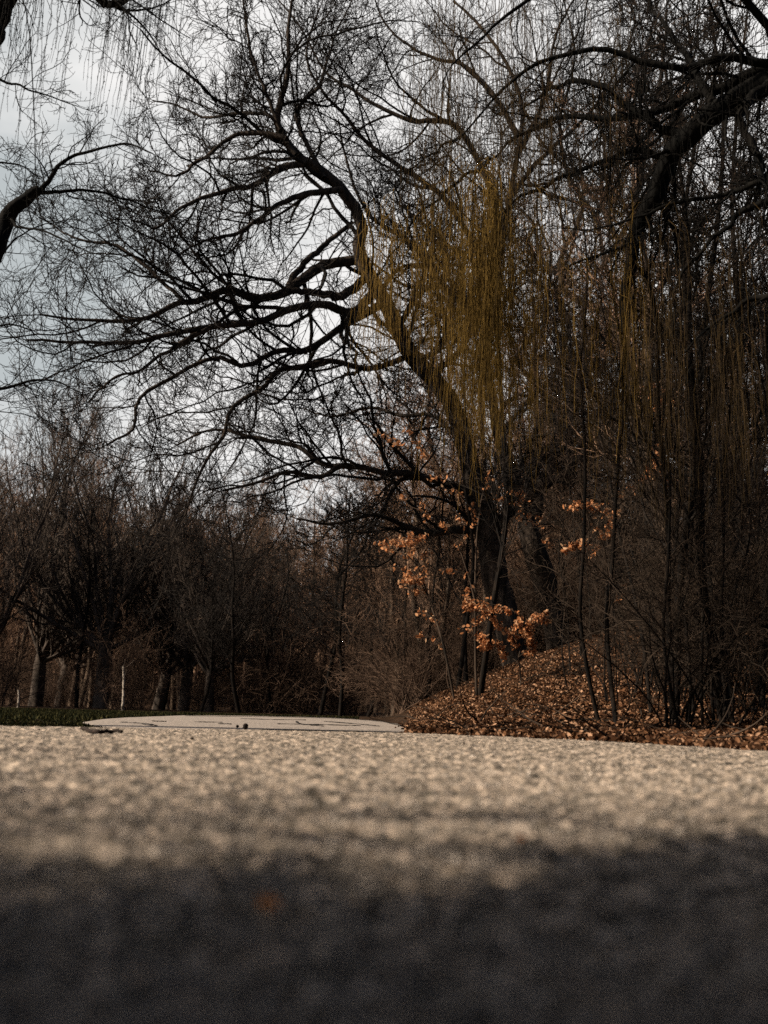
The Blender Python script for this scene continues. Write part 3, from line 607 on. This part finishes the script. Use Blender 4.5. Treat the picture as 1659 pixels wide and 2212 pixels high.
# ------------------------------------------------------------------ wood trees, prototypes
rng = np.random.default_rng(111)
def proto(name, kind, label, group):
    root = thing(name, (0, 0, 0), label, 'tree' if kind != 'brush' else 'shrub', group); G = Geo(); T = Geo()
    if kind == 'maple':       # short trunk, vase of long ascending limbs
        h = 2.6; tr = spline([(0, 0, -.4), (.03, 0, 1), (0, .05, 2), (.05, 0, h)], 24); T.add(*tubes(tr[None], np.linspace(.34, .25, 24)[None], 16, .05))
        m = 20; a = rng.random(m) * 6.28; inc = np.radians(np.concatenate([rng.uniform(6, 30, m // 2), rng.uniform(35, 72, m - m // 2)]))
        D = np.stack([np.cos(a) * np.sin(inc), np.sin(a) * np.sin(inc), np.cos(inc)], -1); S_ = np.stack([0 * a, 0 * a, rng.uniform(1.9, h, m)], -1)
        P, Rr = grow(S_, D, rng.uniform(7, 12, m) * (1 - .35 * (inc > .6)), rng.uniform(.06, .13, m), 14, .085, (0, 0, 1), .085, .22); G.add(*tubes(P, Rr, 6))
        hierarchy(P, Rr, [dict(m=9, ang=(18, 42), lr=(.25, .5), rk=.5, K=8, wig=.09, tk=.10, S=4, rmin=.014, t0=.1), dict(m=7, ang=(20, 45), lr=(.25, .5), rk=.55, K=5, wig=.12, tk=.10, S=3, rmin=.010),
                          dict(m=5, ang=(20, 50), lr=(.3, .5), rk=.6, K=4, wig=.14, tk=.08, S=3, rmin=.008)], G)
        bm, tm = M_maple, M_maple
    elif kind in ('wood', 'slender'):
        hgt = rng.uniform(13, 16); r0 = .17 if kind == 'wood' else .09; pts = [(0, 0, -.4)]; x = y_ = 0
        for k in range(1, 7): x += rng.normal(0, .22); y_ += rng.normal(0, .22); pts.append((x, y_, hgt * k / 6))
        tr = spline(pts, 40); rr = np.linspace(r0, .025, 40)[None]; T.add(*tubes(tr[None], rr, 10, .04))
        P, Rr = resample(tr[None], rr, 20); ms = 26 if kind == 'wood' else 18
        S_, D_, Ln, rc = sprout(P, Rr, ms, (25, 60), (.12, .30), .16, 1, .45, 0, .02)
        P1, R1 = grow(S_, D_, Ln * 1.25, np.minimum(rc, .07), 9, .13, (0, 0, 1), .07, .3); G.add(*tubes(P1, R1, 5))
        hierarchy(P1, R1, [dict(m=8, ang=(25, 60), lr=(.25, .5), rk=.5, K=6, wig=.18, tk=.06, S=3, rmin=.011), dict(m=6, ang=(25, 60), lr=(.3, .6), rk=.6, K=4, wig=.2, tk=.05, S=3, rmin=.008),
                            dict(m=4, ang=(25, 60), lr=(.3, .6), rk=.6, K=3, wig=.2, tk=.05, S=3, rmin=.007)], G)
        bm, tm = (M_wood, M_brush) if kind == 'wood' else (M_sap_shade, M_twig)
    elif kind == 'slim':
        hgt = rng.uniform(6, 9); pts = [(0, 0, -.3)]; x = y_ = 0
        for k in range(1, 8): x += rng.normal(0, .12); y_ += rng.normal(0, .12); pts.append((x, y_, hgt * k / 7))
        tr = spline(pts, 30, .006); rr = np.linspace(rng.uniform(.028, .045), .008, 30)[None]; T.add(*tubes(tr[None], rr, 8, .06)); P, Rr = resample(tr[None], rr, 16)
        hierarchy(P, Rr, [dict(m=15, ang=(30, 60), lr=(.12, .34), rk=.45, K=9, wig=.15, tk=.06, S=4, rmin=.005, t0=.16), dict(m=7, ang=(25, 60), lr=(.3, .6), rk=.55, K=6, wig=.2, tk=.03, S=3, rmin=.004), dict(m=4, ang=(25, 60), lr=(.3, .6), rk=.6, K=4, wig=.2, tk=.02, S=3, rmin=.0032)], G)
        bm, tm = M_sap_shade, M_wsap
    elif kind == 'whip':
        m = 3; P, Rr = grow(np.stack([rng.normal(0, .12, m), rng.normal(0, .12, m), np.full(m, -.15)], -1), np.stack([rng.normal(0, .18, m), rng.normal(0, .18, m), np.ones(m)], -1), rng.uniform(2.2, 4.5, m), rng.uniform(.010, .022, m), 12, .11, (0, 0, 1), .03, .25)
        T.add(*tubes(P, Rr, 6))
        hierarchy(P, Rr, [dict(m=7, ang=(30, 65), lr=(.2, .5), rk=.45, K=7, wig=.2, tk=.03, S=4, rmin=.005, t0=.25), dict(m=6, ang=(30, 70), lr=(.3, .6), rk=.6, K=5, wig=.25, tk=0, S=3, rmin=.004), dict(m=3, ang=(30, 70), lr=(.3, .6), rk=.6, K=3, wig=.2, S=3, rmin=.0035)], G)
        bm, tm = M_sap_shade, M_wsap
    else:                     # thicket
        m = 16; a = rng.random(m) * 6.28; inc = rng.uniform(.05, .9, m); D = np.stack([np.cos(a) * np.sin(inc), np.sin(a) * np.sin(inc), np.cos(inc)], -1)
        S_ = np.stack([rng.normal(0, .3, m), rng.normal(0, .3, m), np.full(m, -.15)], -1)
        P, Rr = grow(S_, D, rng.uniform(1.8, 4.2, m), rng.uniform(.012, .03, m), 9, .16, (0, 0, 1), .03, .35); T.add(*tubes(P, Rr, 4))
        hierarchy(P, Rr, [dict(m=8, ang=(30, 70), lr=(.25, .55), rk=.5, K=6, wig=.24, tk=.02, S=3, rmin=.006), dict(m=6, ang=(30, 70), lr=(.3, .6), rk=.6, K=4, wig=.25, tk=0, S=3, rmin=.005)], G)
        bm, tm = M_shrub, M_shrub
    T.build('stem' if kind == 'brush' else 'trunk', bm, root); G.build('crown', tm, root)
    return root
first = {}
pool = {}
for kind, nm, nvar in (('maple', 'maple_tree', 5), ('wood', 'woodland_tree', 3), ('slender', 'slender_tree', 3), ('brush', 'thicket_shrub', 3), ('whip', 'young_sapling', 3), ('slim', 'slim_sapling', 4)):
    pool[kind] = [proto(nm, kind, 'x', None) for _ in range(nvar)]
used = set()
def put(kind, var, x, y, s, label, group=None, rz=None, lean=0):
    r = pool[kind][var % len(pool[kind])]; z = float(H(x, y)); rz = rng.random() * 6.28 if rz is None else rz
    if r.name not in used:
        used.add(r.name); r.location = (x, y, z); r.rotation_euler = (0, 0, rz); r.scale = (s, s, s); r['label'] = label
        if group: r['group'] = group
        return r
    return dup(r, (x, y, z), rz, s, label, group)
FILL = []
def fill(o, px, kind):
    FILL.append((kind, px, o)); return o
ZONES = [(90, 'nearest the left edge of the photo'), (280, 'around the white birch pole'), (480, 'behind the left half of the pale path'), (700, 'behind the middle of the pale path'), (900, 'behind the right end of the pale path'),
         (1130, 'at the large oak trunk'), (1290, 'behind the leaning oak'), (1450, 'below the hanging fronds'), (1570, 'between the two dark right trunks'), (1e9, 'nearest the right edge of the photo')]
def ordw(k):
    a = 'first second third fourth fifth sixth seventh eighth ninth tenth eleventh twelfth thirteenth fourteenth fifteenth sixteenth seventeenth eighteenth nineteenth twentieth'.split()
    return a[k] if k < 20 else 'twenty-' + a[k - 20]
def label_fill():
    cnt = {}
    for kind, px, o in sorted(FILL, key=lambda t: (t[0], t[1])):
        z_ = next(t for lim, t in ZONES if px < lim); k_ = cnt.get((kind, z_), 0); cnt[(kind, z_)] = k_ + 1
        o['label'] = ordw(k_) + ' from left of the ' + kind + ' ' + z_
def gx(px, y): return at(px, 1540, y)[0]
gm = 'vase shaped trees along the left edge of the wood'
for px, y, s, v, lab in [(215, 47, 1.18, 0, 'tall bare vase shaped tree at left, its limbs fanning above the grass'),
                         (75, 52, 1.12, 1, 'broad bare tree by the left edge of the photo behind the grass'),
                         (395, 50, .95, 2, 'bare tree with a thick short trunk in line with the middle of the pale path'),
                         (340, 56, .85, 1, 'low forking bare tree between the birch pole and the thick short trunk'),
                         (450, 46, .72, 0, 'smaller bare tree with low spreading branches above the grey path'),
                         (-40, 45, 1.0, 2, 'bare tree half cut off by the left edge of the photo'),
                         (128, 60, 1.05, 0, 'bare tree in the shade behind the tall vase shaped one'),
                         (585, 58, .8, 2, 'pale barked bare tree behind the middle of the path')]:
    o = put('maple', v + (3 if px in (340, 450) else 0) + (1 if px == 128 else 0), gx(px, y), y, s, lab, gm); o.rotation_euler = (rng.normal(0, .05), rng.normal(0, .06), o.rotation_euler[2])
for px, y, s, lab in [(-330, 42, 1.1, 'bare tree just beyond the left edge of the photo'), (-620, 44, 1.2, 'bare tree farthest beyond the left edge of the photo')]:
    put('maple', int(px) % 3, gx(px, y), y, s, lab, gm)
gw = 'trees standing inside the wood'
named = [(742, 52, .8, 0, 'dark straight trunk rising above the path in the centre'), (915, 36, .85, 1, 'thick dark double trunk left of the leafy bank'), (850, 40, .85, 2, 'rough pale lit trunk above the right end of the path'),
         (655, 60, .85, 0, 'dim slanting trunk in the wood at centre left'), (1300, 38, .85, 2, 'dark trunk on the bank behind the leaning oak'), (1480, 22, 1.0, 1, 'broad furrowed trunk catching light on the right of the bank'),
         (1225, 44, .85, 0, 'tree on the bank seen between the two oaks'), (1560, 34, .85, 2, 'upright tree high on the bank toward the right edge'), (1130, 50, .9, 1, 'tree at the back showing between the two oak trunks')]
for px, y, s, v, lab in named: put('wood', v, gx(px, y), y, s, lab, gw)
k = 0
while k < 50:
    y = rng.uniform(42, 78); px = rng.uniform(-120, 1700)
    if px < 640 and y < 54: continue
    s = rng.uniform(.75, 1.0) if px > 560 else rng.uniform(.75, .98)
    if 480 < px < 860: s *= .92
    if px > 1000: s *= .84
    fill(put('wood', k, gx(px, y), y, s, 'x', gw), px, 'brown bare trees'); k += 1
gs = 'slender trees and saplings on the bank'
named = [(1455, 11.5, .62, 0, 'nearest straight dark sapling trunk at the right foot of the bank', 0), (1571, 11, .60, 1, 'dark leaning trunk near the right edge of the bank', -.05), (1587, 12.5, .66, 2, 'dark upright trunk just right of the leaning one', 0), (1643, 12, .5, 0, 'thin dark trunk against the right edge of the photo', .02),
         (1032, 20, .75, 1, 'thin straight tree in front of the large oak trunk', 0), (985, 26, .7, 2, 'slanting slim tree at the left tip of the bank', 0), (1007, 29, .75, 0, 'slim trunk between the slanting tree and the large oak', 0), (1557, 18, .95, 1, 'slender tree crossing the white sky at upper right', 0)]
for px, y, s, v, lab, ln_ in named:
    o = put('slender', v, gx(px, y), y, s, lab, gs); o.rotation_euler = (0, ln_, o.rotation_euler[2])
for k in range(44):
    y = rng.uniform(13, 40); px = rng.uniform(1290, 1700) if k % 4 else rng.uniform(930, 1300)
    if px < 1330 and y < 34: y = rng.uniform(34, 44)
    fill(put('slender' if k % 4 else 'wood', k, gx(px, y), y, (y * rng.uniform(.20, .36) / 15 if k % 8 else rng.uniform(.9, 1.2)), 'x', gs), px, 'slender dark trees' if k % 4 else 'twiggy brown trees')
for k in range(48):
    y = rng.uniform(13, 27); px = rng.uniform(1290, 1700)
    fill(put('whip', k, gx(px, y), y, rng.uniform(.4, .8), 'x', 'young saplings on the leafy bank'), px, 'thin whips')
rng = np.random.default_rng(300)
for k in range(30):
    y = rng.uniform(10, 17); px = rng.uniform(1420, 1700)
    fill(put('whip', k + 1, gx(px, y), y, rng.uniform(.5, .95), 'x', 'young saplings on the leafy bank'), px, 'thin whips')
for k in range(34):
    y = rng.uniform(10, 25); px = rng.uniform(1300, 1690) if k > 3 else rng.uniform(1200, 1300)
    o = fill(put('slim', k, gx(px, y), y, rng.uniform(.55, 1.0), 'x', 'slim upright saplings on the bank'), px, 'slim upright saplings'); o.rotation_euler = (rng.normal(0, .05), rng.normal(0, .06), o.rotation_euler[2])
rng = np.random.default_rng(301)
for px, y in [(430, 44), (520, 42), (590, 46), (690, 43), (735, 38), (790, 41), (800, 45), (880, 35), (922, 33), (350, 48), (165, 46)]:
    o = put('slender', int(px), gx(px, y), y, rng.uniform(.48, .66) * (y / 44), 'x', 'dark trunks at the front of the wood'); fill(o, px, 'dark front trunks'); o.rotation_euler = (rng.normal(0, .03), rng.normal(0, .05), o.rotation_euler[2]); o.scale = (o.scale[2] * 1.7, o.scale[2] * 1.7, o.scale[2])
gb = 'leafless shrubs under the trees'
for k in range(150):
    if k < 40: y = rng.uniform(29, 38); px = rng.uniform(1240, 1700); s = rng.uniform(.4, .85)
    elif k < 80: y = rng.uniform(32, 42); px = rng.uniform(870, 1300); s = rng.uniform(.6, 1.1)
    else: y = rng.uniform(44, 74); px = rng.uniform(-80, 1200); s = rng.uniform(.55, 1.15)
    fill(put('brush', k, gx(px, y), y, s, 'x', gb), px, 'tangled shrubs')

for k in range(14):
    y = rng.uniform(56, 78); px = rng.uniform(-80, 600)
    fill(put('wood', k, gx(px, y), y, rng.uniform(.85, 1.1), 'x', gw), px, 'brown bare trees')

put('maple', 3, -7.0, -.95, .55, 'small bare tree added for dappled shade just outside the left side of the photo', gm)  # unseen tree added to break up the shade edge on the road
label_fill()

# far wood that reads as one mass
n = 900; y = rng.uniform(80, 135, n); x = rng.uniform(-.55, .62, n) * y; P0 = np.stack([x, y, H(x, y) - .3], -1)
D0 = np.stack([rng.normal(0, .04, n), rng.normal(0, .04, n), np.ones(n)], -1)
P, Rr = grow(P0, D0, rng.uniform(9, 15, n), rng.uniform(.10, .22, n), 9, .03, (0, 0, 1), .1, .2)
G = Geo(); G.add(*tubes(P, Rr, 5))
hierarchy(P, Rr, [dict(m=14, ang=(25, 65), lr=(.15, .35), rk=.5, K=6, wig=.15, tk=.06, S=3, rmin=.03, t0=.08), dict(m=7, ang=(25, 65), lr=(.3, .55), rk=.6, K=4, wig=.2, tk=.05, S=3, rmin=.022),
                  dict(m=4, ang=(25, 65), lr=(.3, .6), rk=.6, K=3, wig=.2, tk=.05, S=3, rmin=.018)], G)
fw = G.build('far_wood', M_brush); tag(fw, 'distant brown leafless wood closing the view', 'wood', kind='stuff')

# ------------------------------------------------------------------ saplings that keep their orange leaves
rng = np.random.default_rng(112)
def leafy(name, label, base, stems, leafn, size, group):
    root = thing(name, base, label, 'sapling', group); G = Geo(); P = []; Rr = []
    for pix, d, r0, r1 in stems:
        p = spline([at(a, b, d + rng.normal(0, .15)) for a, b in pix], 16, .01)[None]; r_ = np.linspace(r0, r1, 16)[None]; G.add(*tubes(p, r_, 5)); P.append(resample(p, r_, 8)[0]); Rr.append(resample(p, r_, 8)[1])
    P = np.concatenate(P); Rr = np.concatenate(Rr); tip, tr_ = hierarchy(P, Rr, [dict(m=6, ang=(25, 60), lr=(.15, .35), rk=.5, K=5, wig=.2, tk=.0, S=3, rmin=.005, lmax=.7)], G)
    G.build('branches', M_wsap, root, base)
    f = rng.random((leafn,)) * 4; k = np.minimum(f.astype(int), 3); ii = rng.integers(0, len(tip), leafn); w = (f - k)[:, None]
    C = tip[ii, k] * (1 - w) + tip[ii, k + 1] * w + rng.normal(0, size * .45, (leafn, 3)); C[:, 2] -= size * .3
    G = Geo(); G.add(*leaves(C, size, 0, .6)); G.build('leaves', M_dry, root, base)
    return root
gd = 'saplings that kept their orange leaves'
def base_at(px, py, d):
    p = at(px, py, d); p[2] = H(p[0], p[1]); return p
leafy('oak_sapling', 'bright orange leaved sapling in front of the large oak trunk', base_at(1105, 1500, 19), [
    ([(1125, 1500), (1120, 1420), (1105, 1370), (1080, 1345), (1045, 1335), (1015, 1300)], 19, .018, .006), ([(1120, 1420), (1135, 1360), (1110, 1320), (1060, 1305), (1025, 1300)], 19, .012, .005),
    ([(1110, 1380), (1150, 1345), (1168, 1330)], 19, .010, .005), ([(1118, 1430), (1080, 1400), (1050, 1395), (1040, 1380)], 19, .010, .005), ([(1120, 1420), (1150, 1390), (1140, 1370)], 19, .01, .005)], 1500, .082, gd)
leafy('oak_sapling', 'orange leaved sapling at the left of the large oak, high above the bank tip', base_at(960, 1530, 21), [
    ([(985, 1530), (960, 1400), (930, 1300), (905, 1230), (880, 1200), (850, 1190)], 21, .03, .006), ([(935, 1310), (910, 1260), (890, 1250), (870, 1265)], 21, .012, .005),
    ([(905, 1230), (900, 1180), (860, 1165), (835, 1175)], 21, .010, .005), ([(900, 1220), (880, 1170), (905, 1160)], 21, .01, .005)], 480, .09, gd)
leafy('oak_sapling', 'thin sapling with scattered orange leaves across the oak forks', base_at(1010, 1520, 19.5), [
    ([(1030, 1520), (1026, 1300), (1030, 1150), (1045, 1060), (1070, 1040), (1110, 1060)], 19.5, .03, .006), ([(1040, 1080), (1090, 1075), (1150, 1110), (1180, 1160)], 19.5, .010, .005),
    ([(1026, 1300), (990, 1180), (940, 1120), (880, 1090)], 19.5, .012, .005), ([(1030, 1110), (960, 1030), (900, 960), (850, 950)], 19.5, .010, .005)], 360, .09, gd)
leafy('oak_sapling', 'sapling with orange leaf sprays right of the leaning oak', base_at(1330, 1500, 16), [
    ([(1400, 1560), (1330, 1300), (1290, 1180), (1300, 1110), (1330, 1080), (1390, 1040)], 16, .02, .006), ([(1290, 1180), (1250, 1170), (1225, 1180)], 16, .010, .005),
    ([(1300, 1110), (1270, 1090), (1240, 1090)], 16, .010, .005), ([(1390, 1040), (1410, 1000), (1420, 965)], 16, .008, .004), ([(1290, 1180), (1310, 1150), (1330, 1110)], 16, .01, .005)], 620, .08, gd)
leafy('oak_sapling', 'small spray of orange leaves high among the willow fronds', base_at(1480, 1500, 16), [
    ([(1500, 1560), (1480, 1200), (1460, 960), (1450, 850), (1440, 835)], 16, .02, .006), ([(1460, 960), (1430, 880), (1400, 850)], 16, .01, .005), ([(1480, 1100), (1420, 1020), (1380, 1040)], 16, .01, .005)], 140, .085, gd)

# ------------------------------------------------------------------ small things
rng = np.random.default_rng(113)
def pole(name, mat_, px, y0, y1, d, r, label, cat, group=None):
    b = base_at(px, y0, d); t_ = at(px + 3, y1, d); root = thing(name, b, label, cat, group)
    p = spline([b - np.array([0, 0, .2]), (b * .6 + t_ * .4) + np.array([.03, 0, 0]), t_], 24, .006)[None]; G = Geo(); G.add(*tubes(p, np.linspace(r, r * .7, 24)[None], 10, .03)); G.build('trunk', mat_, root, b)
    P_, R_ = resample(p, np.linspace(r, r * .7, 24)[None], 8); G = Geo(); hierarchy(P_, R_, [dict(m=8, ang=(35, 60), lr=(.15, .4), rk=.3, K=5, wig=.2, S=3, rmin=.006, t0=.6)], G); G.build('crown', M_maple, root, b); return root
pole('birch_sapling', M_birch, 264, 1536, 1438, 33, .050, 'thin white birch pole standing on the grass at left', 'sapling')
pole('birch_sapling', M_birch, 37, 1536, 1490, 38, .045, 'short pale stem low at the left edge of the wood', 'sapling')
# curved stick lying on the road
a_ = [onz(x_, y_, .012) for x_, y_ in [(178, 1574), (192, 1578), (215, 1580.5), (240, 1579), (264, 1580)]]
p = spline(a_, 24, .004)[None]; G = Geo(); G.add(*tubes(p, (np.linspace(.013, .009, 24) * (1 + .2 * rng.random(24)))[None], 8, .05)); o = G.build('stick', M_stick); tag(o, 'dark curved stick lying on the road at left', 'stick')
# cone, pebbles, crumbs
def lump(name, px, py, z, r, m_, label, cat, zs=.8, group=None):
    c = onz(px, py, z); u, v = np.meshgrid(np.linspace(0, math.pi, 9), np.arange(12) * math.pi / 6, indexing='ij')
    rr = r * (1 + rng.normal(0, .14, u.shape)); V = np.stack([rr * np.sin(u) * np.cos(v), rr * np.sin(u) * np.sin(v), rr * np.cos(u) * zs], -1)
    V[0] = V[0].mean(0); V[-1] = V[-1].mean(0); V = V.reshape(-1, 3) + c + np.array([0, 0, r * zs * .7])
    Q_ = np.array([[i_ * 12 + j_, i_ * 12 + (j_ + 1) % 12, (i_ + 1) * 12 + (j_ + 1) % 12, (i_ + 1) * 12 + j_] for i_ in range(8) for j_ in range(12)])
    o_ = mesh(name, V, Q_, m_); tag(o_, label, cat, group); return o_
lump('seed_ball', 530, 1574, -.012, .027, M_stick, 'dark round seed ball on the grey path', 'seed ball', 1.0)
lump('seed_ball', 513, 1571, -.012, .014, M_stick, 'tiny dark seed ball left of the larger one on the path', 'seed ball', 1.0)
lump('bark_chip', 212, 1573, 0, .018, M_stick, 'small dark bark chip just behind the curved stick', 'bark chip', .5)
lump('pebble', 415, 1597, 0, .010, M_stick, 'dark pebble on the sunlit road below the path', 'pebble', .7)
lump('pebble', 218, 1632, 0, .009, M_stick, 'dark pebble on the road at left, nearest the camera', 'pebble', .7)
lump('pebble', 83, 1578, 0, .012, M_stick, 'dark pebble on the road near the left edge', 'pebble', .6)
lump('pebble', 1002, 1607, 0, .008, M_stick, 'small dark pebble near the road edge below the leafy bank', 'pebble', .7)
# dry leaves lying on the near road
for (px, py, sz, lab) in [(1125, 1810, .030, 'brown fallen leaf lying on the blurred near road at right'), (580, 1945, .022, 'orange fallen leaf lying on the shaded near road')]:
    c = onz(px, py, .012)[None]; V_, Q_ = leaves(c, sz, .9, .7); o = mesh('fallen_leaf', V_, Q_, M_dry); tag(o, lab, 'leaf')
# fallen log at the right of the bank
lb = [at(1590, 1570, 13), at(1625, 1565, 13), at(1665, 1560, 13.2), at(1740, 1552, 13.4)]
G = Geo(); G.add(*tubes(spline(lb, 30, .004)[None], np.linspace(.06, .085, 30)[None], 14, .04)); o = G.build('log', M_maple); tag(o, 'grey fallen log lying low at the right edge', 'log')

# grit: loose angular chips scattered over the road
n = 26000; yy = .45 * (18 ** rng.random(n)); xx = (rng.random(n) - .5) * yy * .95; ok = yy < road_edge(xx) - .02; xx, yy = xx[ok], yy[ok]; n = len(xx)
r_ = rng.uniform(.0012, .0048, n) * (1 + (rng.random(n) < .03) * 1.2); O = np.array([[1, 0, 0], [0, 1, 0], [-1, 0, 0], [0, -1, 0], [0, 0, .7], [0, 0, -.7]], float)
V = O[None] * r_[:, None, None] * rng.uniform(.6, 1.3, (n, 6, 1)) + rng.normal(0, .15, (n, 6, 3)) * r_[:, None, None]; V = V + np.stack([xx, yy, np.full(n, .0035)], -1)[:, None]
T_ = np.array([[0, 1, 4], [1, 2, 4], [2, 3, 4], [3, 0, 4], [1, 0, 5], [2, 1, 5], [3, 2, 5], [0, 3, 5]]); Q = (T_[None] + np.arange(n)[:, None, None] * 6).reshape(-1, 3)
M_grit = mat('grit', (.06, .055, .05), [(.30, .27, .24), (.62, .55, .47)], 2, island=True, rough=.8)
gt = mesh('grit', V.reshape(-1, 3), Q, M_grit, smooth=False); tag(gt, 'loose pale and dark grit scattered over the road', 'grit', kind='stuff')
